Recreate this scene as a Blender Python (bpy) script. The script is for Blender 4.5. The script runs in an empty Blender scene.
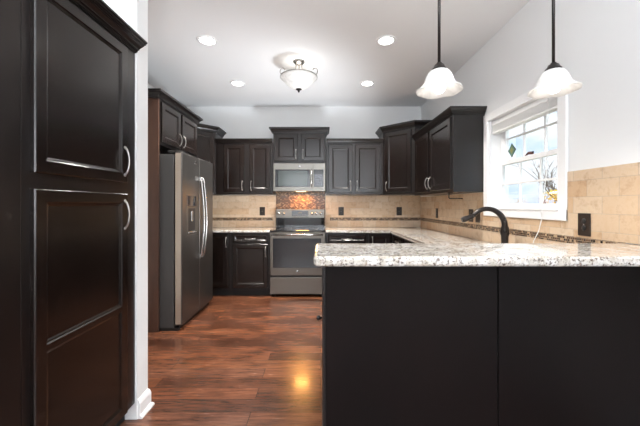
import bpy, bmesh, math, random
from mathutils import Vector, Matrix
random.seed(7)
PI = math.pi
S = bpy.context.scene
COL = S.collection

# ------------------------------------------------------------------ camera
FPX, CX, CY, CAMH = 312.0, 320.5, 205.0, 1.265
cam_d = bpy.data.cameras.new('camera')
cam = bpy.data.objects.new('camera', cam_d)
COL.objects.link(cam)
cam.location = (0, 0, CAMH)
cam.rotation_euler = (PI / 2, 0, 0)
cam_d.sensor_fit = 'HORIZONTAL'
cam_d.sensor_width = 36
cam_d.lens = FPX / 640 * 36
cam_d.shift_x = (320 - CX) / 640
cam_d.shift_y = -(213 - CY) / 640
cam_d.clip_start = 0.05
cam_d.clip_end = 300
S.camera = cam

# ------------------------------------------------------------------ exposure
S.view_settings.view_transform = 'Standard'
S.view_settings.look = 'None'
S.view_settings.gamma = 1
S.view_settings.use_curve_mapping = False
S.view_settings.exposure = 0.92

# ------------------------------------------------------------------ world: blue sky with clouds
W = bpy.data.worlds.new('world')
S.world = W
W.use_nodes = True
wn, wl = W.node_tree.nodes, W.node_tree.links
wn.clear()
w_out = wn.new('ShaderNodeOutputWorld')
w_bg = wn.new('ShaderNodeBackground')
w_tc = wn.new('ShaderNodeTexCoord')
w_map = wn.new('ShaderNodeMapping')
w_map.inputs['Scale'].default_value = (1, 1, 2.2)
w_map.inputs['Location'].default_value = (0.35, 0.1, 0.15)
w_noise = wn.new('ShaderNodeTexNoise')
w_noise.inputs['Scale'].default_value = 4.5
w_noise.inputs['Detail'].default_value = 7
w_ramp = wn.new('ShaderNodeValToRGB')
w_ramp.color_ramp.elements[0].position = 0.36
w_ramp.color_ramp.elements[0].color = (0.45, 0.66, 1.0, 1)
w_ramp.color_ramp.elements[1].position = 0.54
w_ramp.color_ramp.elements[1].color = (0.93, 0.95, 1.0, 1)
wl.new(w_tc.outputs['Generated'], w_map.inputs[0])
wl.new(w_map.outputs[0], w_noise.inputs['Vector'])
wl.new(w_noise.outputs['Fac'], w_ramp.inputs[0])
wl.new(w_ramp.outputs[0], w_bg.inputs['Color'])
w_bg.inputs['Strength'].default_value = 0.85
wl.new(w_bg.outputs[0], w_out.inputs[0])


def area(name, loc, rot, sx, sy, power, color=(1, 1, 1), spread=None):
    d = bpy.data.lights.new(name, 'AREA')
    d.shape = 'RECTANGLE'
    d.size, d.size_y = sx, sy
    d.energy = power
    d.color = color
    if spread:
        d.spread = spread
    o = bpy.data.objects.new(name, d)
    o.location = loc
    o.rotation_euler = rot
    COL.objects.link(o)
    return o


def point(name, loc, power, radius=0.03, color=(1, 1, 1)):
    d = bpy.data.lights.new(name, 'POINT')
    d.energy = power
    d.shadow_soft_size = radius
    d.color = color
    o = bpy.data.objects.new(name, d)
    o.location = loc
    COL.objects.link(o)
    return o


# added fill for assumed daylight behind the camera, no window in the rear wall
area('rear_fill', (0.1, -2.93, 1.6), (PI / 2, 0, 0), 3.0, 1.7, 28, (0.86, 0.93, 1.0))
area('side_fill', (1.52, -1.2, 1.6), (PI / 2, 0, PI / 2), 1.6, 1.4, 22, (0.93, 0.96, 1.0))  # added side fill for even ambient light, no window here
# fill light added behind the camera, aimed up to bounce off the ceiling
area('ceiling_fill', (-0.2, -0.9, 1.7), (PI, 0, 0), 0.8, 0.8, 78, (0.90, 0.95, 1.0))
# added spot hidden in the aisle behind the peninsula, brightens the kitchen ceiling
fl = bpy.data.lights.new('aisle_fill', 'SPOT')
fl.energy = 105
fl.spot_size = math.radians(112)
fl.spot_blend = 1.0
fl.shadow_soft_size = 0.28
fl.color = (0.90, 0.95, 1.0)
fl_o = bpy.data.objects.new('aisle_fill', fl)
fl_o.location = (0.45, 3.35, 0.80)
fl_o.rotation_euler = (Vector((-1.4, 4.5, 2.82)) - fl_o.location).to_track_quat('-Z', 'Y').to_euler()
COL.objects.link(fl_o)
sun_d = bpy.data.lights.new('sun', 'SUN')
sun_d.energy = 1.2
sun_d.angle = 0.02
sun = bpy.data.objects.new('sun', sun_d)
sun.rotation_euler = (math.radians(50), 0, math.radians(20))
COL.objects.link(sun)


# ------------------------------------------------------------------ materials
def mat(name, color=(0.8, 0.8, 0.8), rough=0.5, metal=0.0, coat=0.0, **kw):
    m = bpy.data.materials.new(name)
    m.use_nodes = True
    b = m.node_tree.nodes['Principled BSDF']
    b.inputs['Base Color'].default_value = (*color, 1)
    b.inputs['Roughness'].default_value = rough
    b.inputs['Metallic'].default_value = metal
    b.inputs['Coat Weight'].default_value = coat
    for k, v in kw.items():
        b.inputs[k.replace('_', ' ')].default_value = v
    return m


def nt(m):
    return m.node_tree.nodes, m.node_tree.links, m.node_tree.nodes['Principled BSDF']


def ramp(nodes, stops):
    r = nodes.new('ShaderNodeValToRGB')
    el = r.color_ramp.elements
    while len(el) < len(stops):
        el.new(0.5)
    for e, (p, c) in zip(el, stops):
        e.position = p
        e.color = (*c, 1)
    return r


def pos_vec(nodes, links, order):
    """vector from world position, axes in the given order e.g. 'YZ0'"""
    g = nodes.new('ShaderNodeNewGeometry')
    sp = nodes.new('ShaderNodeSeparateXYZ')
    cb = nodes.new('ShaderNodeCombineXYZ')
    links.new(g.outputs['Position'], sp.inputs[0])
    for i, a in enumerate(order):
        if a in 'XYZ':
            links.new(sp.outputs[a], cb.inputs[i])
    return cb.outputs[0]


def noise(nodes, links, vec, scale, detail=4, rough=0.5, stretch=None):
    n = nodes.new('ShaderNodeTexNoise')
    n.inputs['Scale'].default_value = scale
    n.inputs['Detail'].default_value = detail
    n.inputs['Roughness'].default_value = rough
    if stretch:
        mp = nodes.new('ShaderNodeMapping')
        mp.inputs['Scale'].default_value = stretch
        links.new(vec, mp.inputs[0])
        vec = mp.outputs[0]
    links.new(vec, n.inputs['Vector'])
    return n


def mixc(nodes, links, a, b, fac, mode='MIX'):
    m = nodes.new('ShaderNodeMix')
    m.data_type = 'RGBA'
    m.blend_type = mode
    for sock, v in ((m.inputs[6], a), (m.inputs[7], b), (m.inputs[0], fac)):
        if isinstance(v, (int, float)):
            sock.default_value = v
        elif isinstance(v, tuple):
            sock.default_value = (*v, 1)
        else:
            links.new(v, sock)
    return m.outputs[2]


def bump(nodes, links, b, height, strength=0.2, dist=0.01):
    n = nodes.new('ShaderNodeBump')
    n.inputs['Strength'].default_value = strength
    n.inputs['Distance'].default_value = dist
    links.new(height, n.inputs['Height'])
    links.new(n.outputs[0], b.inputs['Normal'])


def paint(name, color, rough=0.7):
    m = mat(name, color, rough)
    N, L, b = nt(m)
    v = pos_vec(N, L, 'XYZ')
    n = noise(N, L, v, 90, 3)
    bump(N, L, b, n.outputs['Fac'], 0.06, 0.002)
    return m


def espresso(name, c0, c1, rough=0.3, stretch=(6, 6, 1)):
    m = mat(name, c0, rough, coat=0.18, Specular_IOR_Level=0.45)
    m.node_tree.nodes['Principled BSDF'].inputs['Coat Roughness'].default_value = 0.16
    N, L, b = nt(m)
    b.inputs['Coat Roughness'].default_value = 0.18
    v = pos_vec(N, L, 'XYZ')
    n = noise(N, L, v, 3.0, 5, 0.6, stretch)
    n2 = noise(N, L, v, 1.6, 3)
    mx = mixc(N, L, n.outputs['Fac'], n2.outputs['Fac'], 0.5)
    r = ramp(N, [(0.35, c0), (0.68, c1)])
    L.new(mx, r.inputs[0])
    L.new(r.outputs[0], b.inputs['Base Color'])
    n3 = noise(N, L, v, 14, 3, 0.5, stretch)
    bump(N, L, b, n3.outputs['Fac'], 0.03, 0.003)
    return m


M_ESP = espresso('espresso_wood', (0.004, 0.0028, 0.0025), (0.011, 0.006, 0.0045), 0.24)
M_ESPD = espresso('espresso_wood_frame', (0.0055, 0.004, 0.0037), (0.010, 0.0062, 0.0052), 0.32)
M_SIDE = espresso('walnut_side_panel', (0.045, 0.020, 0.012), (0.085, 0.038, 0.022), 0.5)
M_BAR = espresso('dark_panel', (0.005, 0.0036, 0.0036), (0.0085, 0.0052, 0.0048), 0.45, (1.5, 1.5, 0.6))
M_BAR.node_tree.nodes['Principled BSDF'].inputs['Coat Weight'].default_value = 0.0
M_BAR.node_tree.nodes['Principled BSDF'].inputs['Specular IOR Level'].default_value = 0.13
M_KICK = mat('toe_kick', (0.008, 0.007, 0.007), 0.6)
M_WALL = paint('wall_paint', (0.82, 0.825, 0.825))
M_CEIL = paint('ceiling_paint', (0.83, 0.835, 0.84), 0.8)
M_TRIM = mat('white_trim', (0.86, 0.86, 0.86), 0.35)
M_NICKEL = mat('brushed_nickel', (0.42, 0.40, 0.375), 0.28, 1.0)
M_STEEL = mat('handle_steel', (0.46, 0.445, 0.43), 0.24, 1.0)
M_BRONZE = mat('oiled_bronze', (0.035, 0.03, 0.028), 0.28, 0.7)
M_BROWNPL = mat('brown_plastic', (0.02, 0.013, 0.010), 0.4)
M_BLACKPL = mat('black_plastic', (0.012, 0.012, 0.012), 0.4)
M_BLACKGL = mat('black_glass', (0.008, 0.008, 0.009), 0.06, coat=0.5)
M_OVENGL = mat('oven_glass', (0.022, 0.023, 0.025), 0.08, coat=0.4)
M_MWGL = mat('microwave_glass', (0.035, 0.042, 0.039), 0.12, coat=0.3)
M_WHITEPL = mat('white_plastic', (0.85, 0.85, 0.84), 0.4)
M_SINKB = mat('fridge_side', (0.05, 0.05, 0.05), 0.5)


def slate(name, c, rough, metal=0.85):
    m = mat(name, c, rough, metal)
    N, L, b = nt(m)
    v = pos_vec(N, L, 'XYZ')
    n = noise(N, L, v, 6, 4, 0.6, (1, 1, 40))
    mr = N.new('ShaderNodeMapRange')
    mr.inputs['To Min'].default_value = rough - 0.05
    mr.inputs['To Max'].default_value = rough + 0.06
    L.new(n.outputs['Fac'], mr.inputs[0])
    L.new(mr.outputs[0], b.inputs['Roughness'])
    return m


M_SLATE = slate('slate_steel', (0.145, 0.135, 0.125), 0.34)
M_SLATE2 = slate('slate_steel_range', (0.165, 0.15, 0.13), 0.34)
M_SLATEM = slate('slate_steel_microwave', (0.21, 0.20, 0.18), 0.36)
M_DOOREDGE = mat('door_edge_metal', (0.48, 0.42, 0.35), 0.4, 0.7)


def granite():
    m = mat('speckled_granite', (0.7, 0.66, 0.6), 0.12, coat=0.3)
    N, L, b = nt(m)
    v = pos_vec(N, L, 'XYZ')
    base = noise(N, L, v, 22, 5, 0.6)
    r0 = ramp(N, [(0.30, (0.36, 0.32, 0.25)), (0.45, (0.54, 0.50, 0.44)), (0.62, (0.66, 0.65, 0.63))])
    L.new(base.outputs['Fac'], r0.inputs[0])
    sp = noise(N, L, v, 85, 4, 0.75)
    r1 = ramp(N, [(0.40, (1, 1, 1)), (0.46, (0, 0, 0))])
    L.new(sp.outputs['Fac'], r1.inputs[0])
    c1 = mixc(N, L, r0.outputs[0], (0.10, 0.075, 0.06), r1.outputs[0])
    sp2 = noise(N, L, v, 48, 4, 0.65)
    r2 = ramp(N, [(0.62, (0, 0, 0)), (0.70, (1, 1, 1))])
    L.new(sp2.outputs['Fac'], r2.inputs[0])
    c2 = mixc(N, L, c1, (0.26, 0.17, 0.11), r2.outputs[0])
    vo = N.new('ShaderNodeTexVoronoi')
    vo.inputs['Scale'].default_value = 75
    L.new(v, vo.inputs['Vector'])
    r3 = ramp(N, [(0.10, (1, 1, 1)), (0.2, (0, 0, 0))])
    L.new(vo.outputs['Distance'], r3.inputs[0])
    c3 = mixc(N, L, c2, (0.045, 0.04, 0.04), r3.outputs[0])
    cl = noise(N, L, v, 17, 5, 0.75)
    r4 = ramp(N, [(0.52, (0, 0, 0)), (0.62, (1, 1, 1))])
    L.new(cl.outputs['Fac'], r4.inputs[0])
    fine = noise(N, L, v, 120, 2, 0.6)
    r5 = ramp(N, [(0.48, (0, 0, 0)), (0.56, (1, 1, 1))])
    L.new(fine.outputs['Fac'], r5.inputs[0])
    msk = mixc(N, L, r4.outputs[0], r5.outputs[0], 1.0, 'MULTIPLY')
    c4 = mixc(N, L, c3, (0.13, 0.085, 0.06), msk)
    L.new(c4, b.inputs['Base Color'])
    return m


M_GRAN = granite()


def tile(name, order, shift=(0, 0)):
    m = mat(name, (0.6, 0.45, 0.3), 0.42)
    N, L, b = nt(m)
    v = pos_vec(N, L, order)
    mp = N.new('ShaderNodeMapping')
    mp.inputs['Location'].default_value = (shift[0], shift[1], 0)
    L.new(v, mp.inputs[0])
    br = N.new('ShaderNodeTexBrick')
    br.inputs['Scale'].default_value = 1
    br.inputs['Brick Width'].default_value = 0.2
    br.inputs['Row Height'].default_value = 0.1
    br.inputs['Mortar Size'].default_value = 0.0022
    br.inputs['Mortar Smooth'].default_value = 0.2
    br.inputs['Color1'].default_value = (0.56, 0.38, 0.235, 1)
    br.inputs['Color2'].default_value = (0.68, 0.55, 0.41, 1)
    br.inputs['Mortar'].default_value = (0.50, 0.39, 0.29, 1)
    L.new(mp.outputs[0], br.inputs['Vector'])
    n = noise(N, L, pos_vec(N, L, 'XYZ'), 16, 6, 0.65)
    r = ramp(N, [(0.3, (0.78, 0.70, 0.62)), (0.5, (1, 1, 1)), (0.75, (0.93, 0.88, 0.8))])
    L.new(n.outputs['Fac'], r.inputs[0])
    c = mixc(N, L, br.outputs['Color'], r.outputs[0], 1.0, 'MULTIPLY')
    L.new(c, b.inputs['Base Color'])
    iv = N.new('ShaderNodeMath')
    iv.operation = 'SUBTRACT'
    iv.inputs[0].default_value = 1
    L.new(br.outputs['Fac'], iv.inputs[1])
    bump(N, L, b, iv.outputs[0], 0.5, 0.003)
    return m


def mosaic(name, order, cell, stops, mortar, rough=0.25):
    """small square glass chips with a random tone per chip"""
    m = mat(name, (0.4, 0.3, 0.2), rough)
    N, L, b = nt(m)
    v = pos_vec(N, L, order)
    br = N.new('ShaderNodeTexBrick')
    br.offset = 0.5
    br.inputs['Scale'].default_value = 1
    br.inputs['Brick Width'].default_value = cell[0]
    br.inputs['Row Height'].default_value = cell[1]
    br.inputs['Mortar Size'].default_value = cell[1] * 0.09
    br.inputs['Color1'].default_value = (0, 0, 0, 1)
    br.inputs['Color2'].default_value = (1, 1, 1, 1)
    br.inputs['Mortar'].default_value = (0, 0, 0, 1)
    L.new(v, br.inputs['Vector'])
    r = ramp(N, stops)
    r.color_ramp.interpolation = 'CONSTANT'
    L.new(br.outputs['Color'], r.inputs[0])
    c = mixc(N, L, r.outputs[0], mortar, br.outputs['Fac'])
    L.new(c, b.inputs['Base Color'])
    return m


M_TILE_B = tile('travertine_back', 'XZ0', (0.03, -0.914 + 1.0))
M_TILE_R = tile('travertine_right', 'YZ0', (0.05, -0.914 + 1.0))
chips = [(0.0, (0.025, 0.013, 0.008)), (0.28, (0.09, 0.045, 0.025)), (0.46, (0.45, 0.32, 0.19)),
         (0.56, (0.015, 0.011, 0.01)), (0.74, (0.38, 0.25, 0.15)), (0.84, (0.10, 0.055, 0.03))]
M_MOS_B = mosaic('mosaic_band_back', 'XZ0', (0.016, 0.0152), chips, (0.36, 0.27, 0.19))
M_MOS_R = mosaic('mosaic_band_right', 'YZ0', (0.016, 0.0152), chips, (0.36, 0.27, 0.19))
chips2 = [(0.0, (0.05, 0.028, 0.016)), (0.25, (0.14, 0.075, 0.035)), (0.45, (0.25, 0.145, 0.075)),
          (0.6, (0.07, 0.036, 0.02)), (0.75, (0.32, 0.20, 0.11)), (0.9, (0.035, 0.02, 0.014))]
M_MOS_RANGE = mosaic('mosaic_range', 'XZ0', (0.024, 0.012), chips2, (0.12, 0.08, 0.05))


def floor_mat():
    m = mat('floor_planks', (0.2, 0.1, 0.05), 0.22, coat=0.25)
    N, L, b = nt(m)
    b.inputs['Coat Roughness'].default_value = 0.12
    v = pos_vec(N, L, 'XY0')
    br = N.new('ShaderNodeTexBrick')
    br.offset = 0.37
    br.inputs['Scale'].default_value = 1
    br.inputs['Brick Width'].default_value = 1.15
    br.inputs['Row Height'].default_value = 0.127
    br.inputs['Mortar Size'].default_value = 0.0016
    br.inputs['Color1'].default_value = (0, 0, 0, 1)
    br.inputs['Color2'].default_value = (1, 1, 1, 1)
    br.inputs['Mortar'].default_value = (0.5, 0.5, 0.5, 1)
    L.new(v, br.inputs['Vector'])
    r = ramp(N, [(0.0, (0.088, 0.036, 0.021)), (0.4, (0.155, 0.060, 0.031)), (0.75, (0.21, 0.084, 0.040)),
                 (1.0, (0.125, 0.054, 0.034))])
    L.new(br.outputs['Color'], r.inputs[0])
    # warp the grain with the tone of each plank so neighbours differ
    add = N.new('ShaderNodeVectorMath')
    add.operation = 'MULTIPLY_ADD'
    add.inputs[1].default_value = (3.1, 5.7, 9.3)
    L.new(br.outputs['Color'], add.inputs[0])
    L.new(v, add.inputs[2])
    g = noise(N, L, add.outputs[0], 11, 10, 0.74, (0.5, 6.0, 1))
    g.inputs['Distortion'].default_value = 0.6
    gr = ramp(N, [(0.30, (0.22, 0.20, 0.20)), (0.46, (0.80, 0.78, 0.78)), (0.70, (1.6, 1.5, 1.38))])
    L.new(g.outputs['Fac'], gr.inputs[0])
    c = mixc(N, L, r.outputs[0], gr.outputs[0], 1.0, 'MULTIPLY')
    bl = noise(N, L, v, 2.6, 3, 0.5, (1.0, 2.2, 1))
    blr = ramp(N, [(0.35, (0.62, 0.58, 0.58)), (0.6, (1.12, 1.12, 1.12))])
    L.new(bl.outputs['Fac'], blr.inputs[0])
    c = mixc(N, L, c, blr.outputs[0], 1.0, 'MULTIPLY')
    c2 = mixc(N, L, c, (0.03, 0.014, 0.008), br.outputs['Fac'])
    L.new(c2, b.inputs['Base Color'])
    bump(N, L, b, g.outputs['Fac'], 0.10, 0.004)
    mr = N.new('ShaderNodeMapRange')
    mr.inputs['To Min'].default_value = 0.16
    mr.inputs['To Max'].default_value = 0.34
    L.new(g.outputs['Fac'], mr.inputs[0])
    L.new(mr.outputs[0], b.inputs['Roughness'])
    return m


M_FLOOR = floor_mat()


def emis(name, color, strength):
    m = mat(name, color, 0.5)
    b = m.node_tree.nodes['Principled BSDF']
    b.inputs['Emission Color'].default_value = (*color, 1)
    b.inputs['Emission Strength'].default_value = strength
    return m


M_LED = emis('recessed_lens', (1, 0.98, 0.95), 7)
M_BULB = emis('lamp_bulb', (1, 0.97, 0.93), 2)
M_HOODL = emis('hood_lamp', (1, 0.62, 0.28), 2.5)
M_DISP = mat('display_print', (0.16, 0.15, 0.13), 0.4)


def shade_glass(name, tr=0.22, glow=0.09):
    m = bpy.data.materials.new(name)
    m.use_nodes = True
    N, L = m.node_tree.nodes, m.node_tree.links
    N.clear()
    o = N.new('ShaderNodeOutputMaterial')
    t = N.new('ShaderNodeBsdfTranslucent')
    p = N.new('ShaderNodeBsdfPrincipled')
    p.inputs['Roughness'].default_value = 0.25
    v = pos_vec(N, L, 'XYZ')
    n = noise(N, L, v, 12, 5, 0.6)
    n.inputs['Distortion'].default_value = 1.4
    r = ramp(N, [(0.35, (0.74, 0.73, 0.71)), (0.65, (0.90, 0.89, 0.87))])
    L.new(n.outputs['Fac'], r.inputs[0])
    L.new(r.outputs[0], t.inputs[0])
    L.new(r.outputs[0], p.inputs['Base Color'])
    L.new(r.outputs[0], p.inputs['Emission Color'])
    p.inputs['Emission Strength'].default_value = glow
    mx = N.new('ShaderNodeMixShader')
    mx.inputs[0].default_value = tr
    L.new(p.outputs[0], mx.inputs[1])
    L.new(t.outputs[0], mx.inputs[2])
    L.new(mx.outputs[0], o.inputs[0])
    return m


M_SHADE = shade_glass('alabaster_glass')


def window_glass():
    m = bpy.data.materials.new('window_glass')
    m.use_nodes = True
    N, L = m.node_tree.nodes, m.node_tree.links
    N.clear()
    o = N.new('ShaderNodeOutputMaterial')
    t = N.new('ShaderNodeBsdfTransparent')
    t.inputs[0].default_value = (0.95, 0.97, 0.97, 1)
    g = N.new('ShaderNodeBsdfGlossy')
    g.inputs['Roughness'].default_value = 0.02
    fr = N.new('ShaderNodeLayerWeight')
    fr.inputs[0].default_value = 0.12
    mx = N.new('ShaderNodeMixShader')
    L.new(fr.outputs['Facing'], mx.inputs[0])
    L.new(t.outputs[0], mx.inputs[1])
    L.new(g.outputs[0], mx.inputs[2])
    L.new(mx.outputs[0], o.inputs[0])
    return m


M_GLASS = window_glass()


# ------------------------------------------------------------------ mesh helpers
I4 = Matrix.Identity(4)


def T(x, y, z, rz=0.0):
    return Matrix.Translation((x, y, z)) @ Matrix.Rotation(rz, 4, 'Z')


def box(bm, x0, x1, y0, y1, z0, z1, bev=0.0, M=I4, seg=2):
    t = bmesh.new()
    bmesh.ops.create_cube(t, size=1)
    for v in t.verts:
        v.co = Vector(((x0 + x1) / 2 + v.co.x * (x1 - x0), (y0 + y1) / 2 + v.co.y * (y1 - y0),
                       (z0 + z1) / 2 + v.co.z * (z1 - z0)))
    if bev > 0:
        bmesh.ops.bevel(t, geom=t.edges[:], offset=bev, segments=seg, profile=0.5, affect='EDGES')
    merge(bm, t, M)


def merge(bm, t, M=I4):
    mp = {}
    for v in t.verts:
        mp[v] = bm.verts.new(M @ v.co)
    for f in t.faces:
        try:
            nf = bm.faces.new([mp[v] for v in f.verts])
            nf.smooth = f.smooth
        except ValueError:
            pass
    t.free()


def tube(bm, pts, r, seg=10, M=I4, caps=True):
    pts = [Vector(p) for p in pts]
    n = len(pts)
    rs = r if isinstance(r, (list, tuple)) else [r] * n
    rings = []
    up = None
    for i, p in enumerate(pts):
        d = (pts[min(i + 1, n - 1)] - pts[max(i - 1, 0)])
        if d.length < 1e-9:
            d = Vector((0, 0, 1))
        d.normalize()
        if up is None:
            up = Vector((0, 0, 1)) if abs(d.z) < 0.9 else Vector((1, 0, 0))
        a = d.cross(up)
        if a.length < 1e-6:
            a = d.orthogonal()
        a.normalize()
        b = a.cross(d).normalized()
        up = b
        rings.append([bm.verts.new(M @ (p + a * math.cos(2 * PI * k / seg) * rs[i] + b * math.sin(2 * PI * k / seg) * rs[i]))
                      for k in range(seg)])
    for i in range(n - 1):
        for k in range(seg):
            f = bm.faces.new((rings[i][k], rings[i][(k + 1) % seg], rings[i + 1][(k + 1) % seg], rings[i + 1][k]))
            f.smooth = True
    if caps:
        bm.faces.new(rings[0][::-1])
        bm.faces.new(rings[-1])


def lathe(bm, prof, seg=32, M=I4, wave=None):
    """prof: (radius, z) pairs about local z; radius 0 gives a pole"""
    rings = []
    for (r, z) in prof:
        if r < 1e-6:
            rings.append([bm.verts.new(M @ Vector((0, 0, z)))])
        else:
            ring = []
            for k in range(seg):
                a = 2 * PI * k / seg
                rr, zz = r, z
                if wave:
                    dr, dz = wave(r, z, a)
                    rr += dr
                    zz += dz
                ring.append(bm.verts.new(M @ Vector((rr * math.cos(a), rr * math.sin(a), zz))))
            rings.append(ring)
    for A, B in zip(rings, rings[1:]):
        for k in range(seg):
            k2 = (k + 1) % seg
            if len(A) == 1 and len(B) == 1:
                continue
            if len(A) == 1:
                vs = (A[0], B[k2], B[k])
            elif len(B) == 1:
                vs = (A[k], A[k2], B[0])
            else:
                vs = (A[k], A[k2], B[k2], B[k])
            f = bm.faces.new(vs)
            f.smooth = True


def prism(bm, pts, z0, z1, M=I4):
    a = [bm.verts.new(M @ Vector((x, y, z0))) for x, y in pts]
    b = [bm.verts.new(M @ Vector((x, y, z1))) for x, y in pts]
    n = len(pts)
    bm.faces.new(a[::-1])
    bm.faces.new(b)
    for i in range(n):
        bm.faces.new((a[i], a[(i + 1) % n], b[(i + 1) % n], b[i]))


def sweep(bm, path, prof, z, M=I4):
    """moulding: profile (out, up) swept along a 2-D path, 'out' to the right of travel"""
    n = len(path)
    P = [Vector(p) for p in path]
    rings = []
    for i in range(n):
        dirs = []
        if i > 0:
            dirs.append((P[i] - P[i - 1]).normalized())
        if i < n - 1:
            dirs.append((P[i + 1] - P[i]).normalized())
        nr = [Vector((d.y, -d.x)) for d in dirs]
        m = nr[0] if len(nr) == 1 else (nr[0] + nr[1]) / (1 + nr[0].dot(nr[1]))
        rings.append([bm.verts.new(M @ Vector((P[i].x + m.x * o, P[i].y + m.y * o, z + u))) for o, u in prof])
    k = len(prof)
    for A, B in zip(rings, rings[1:]):
        for j in range(k):
            bm.faces.new((A[j], A[(j + 1) % k], B[(j + 1) % k], B[j]))
    bm.faces.new(rings[0][::-1])
    bm.faces.new(rings[-1])


def obj(name, bm, m, parent=None, loc=None):
    bmesh.ops.recalc_face_normals(bm, faces=bm.faces[:])
    me = bpy.data.meshes.new(name)
    bm.to_mesh(me)
    bm.free()
    for x in (m if isinstance(m, (list, tuple)) else [m]):
        me.materials.append(x)
    o = bpy.data.objects.new(name, me)
    COL.objects.link(o)
    if parent:
        o.parent = parent
    if loc:
        o.location = loc
    return o


def NB():
    return bmesh.new()


def bobj(name, dims, m, parent=None, bev=0.0, M=I4):
    bm = NB()
    box(bm, *dims, bev, M)
    return obj(name, bm, m, parent)


def thing(name, label, cat, loc=(0, 0, 0), rz=0.0, group=None):
    o = bpy.data.objects.new(name, None)
    o.empty_display_size = 0.1
    COL.objects.link(o)
    o.location = loc
    o.rotation_euler = (0, 0, rz)
    o['label'] = label
    o['category'] = cat
    if group:
        o['group'] = group
    return o


def tag(o, label, cat, group=None, kind=None):
    o['label'] = label
    o['category'] = cat
    if group:
        o['group'] = group
    if kind:
        o['kind'] = kind
    return o


def struct(name, bm, m, parent=None):
    o = obj(name, bm, m, parent)
    if parent is None:
        o['kind'] = 'structure'
    return o


def kids(o):
    return [c for c in bpy.data.objects if c.parent == o]


def copy_tree(o, parent=None):
    c = o.copy()
    COL.objects.link(c)
    if parent:
        c.parent = parent
    for ch in kids(o):
        copy_tree(ch, c)
    return c


def text_mesh(name, txt, size, m, parent, M):
    cu = bpy.data.curves.new('t', 'FONT')
    cu.body = txt
    cu.size = size
    cu.align_x = 'CENTER'
    cu.align_y = 'CENTER'
    cu.extrude = size * 0.03
    to = bpy.data.objects.new('t', cu)
    COL.objects.link(to)
    dg = bpy.context.evaluated_depsgraph_get()
    me = bpy.data.meshes.new_from_object(to.evaluated_get(dg))
    bpy.data.objects.remove(to)
    me.transform(M)
    me.name = name
    me.materials.clear()
    me.materials.append(m)
    o = bpy.data.objects.new(name, me)
    COL.objects.link(o)
    o.parent = parent
    return o


# ------------------------------------------------------------------ room
XL, XR, YB, YR, ZC = -2.20, 1.59, 4.93, -3.0, 2.82
bm = NB(); box(bm, XL - 0.1, XR + 0.1, YR - 0.1, YB + 0.1, -0.1, 0); struct('floor', bm, M_FLOOR)
bm = NB(); box(bm, XL - 0.1, XR + 0.1, YR - 0.1, YB + 0.1, ZC, ZC + 0.1); struct('ceiling', bm, M_CEIL)
bm = NB(); box(bm, XL - 0.1, XR + 0.1, YB, YB + 0.1, 0, ZC); struct('wall_back', bm, M_WALL)
bm = NB(); box(bm, XL - 0.1, XL, YR, YB, 0, ZC); struct('wall_left', bm, M_WALL)
bm = NB(); box(bm, XL, XR, YR - 0.1, YR, 0, ZC); struct('wall_rear', bm, M_WALL)
# right wall with the window opening
OY0, OY1, OZ0, OZ1 = 2.068, 2.94, 1.235, 2.06
bm = NB()
t = 0.13
box(bm, XR, XR + t, YR, OY0, 0, ZC)
box(bm, XR, XR + t, OY1, YB, 0, ZC)
box(bm, XR, XR + t, OY0, OY1, 0, OZ0)
box(bm, XR, XR + t, OY0, OY1, OZ1, ZC)
struct('wall_right', bm, M_WALL)
# stub wall at the end of the pantry
SX, SY0, SY1 = -1.082, 1.84, 1.955
bm = NB(); box(bm, XL, SX, SY0, SY1, 0, ZC); struct('wall_pantry', bm, M_WALL)
bm = NB()
bprof = [(0, 0), (0.014, 0), (0.014, 0.085), (0.010, 0.10), (0.005, 0.112), (0, 0.115)]
sweep(bm, [(SX, SY0 + 0.004), (SX, SY1), (XL, SY1)], bprof, 0)
sweep(bm, [(SX + 0.014, SY0 + 0.004), (SX + 0.014, SY1 + 0.014), (XL, SY1 + 0.014)],
      [(0, 0), (0.014, 0), (0.012, 0.012), (0.006, 0.018), (0, 0.02)], 0)
struct('baseboard_pantry', bm, M_TRIM)

# ------------------------------------------------------------------ window
win = bpy.data.objects.new('window_1', None); COL.objects.link(win)
win['kind'] = 'structure'
win.location = (XR, 2.504, OZ0)
WI = Matrix.Translation((-XR, -2.504, -OZ0))


def wbox(name, parts, m, parent=None, bev=0.002):
    bm = NB()
    for d in parts:
        box(bm, *d, bev, WI)
    return obj(name, bm, m, parent or win)


wbox('casing', [(XR - 0.02, XR, 1.998, OY0 + 0.004, 1.165, 2.12), (XR - 0.02, XR, OY1 - 0.004, 3.008, 1.165, 2.12),
                (XR - 0.022, XR, 1.998, 3.008, 2.05, 2.122), (XR - 0.022, XR, 1.998, 3.008, 1.163, 1.238)], M_TRIM, bev=0.004)
wbox('sill', [(XR - 0.028, XR + 0.12, OY0 - 0.01, OY1 + 0.01, 1.226, 1.24)], M_TRIM, bev=0.004)
wbox('jamb', [(XR, XR + 0.125, OY0, OY0 + 0.014, 1.24, OZ1), (XR, XR + 0.125, OY1 - 0.014, OY1, 1.24, OZ1),
              (XR, XR + 0.125, OY0, OY1, OZ1 - 0.012, OZ1)], M_TRIM)
GY0, GY1 = 2.12, 2.85


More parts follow.
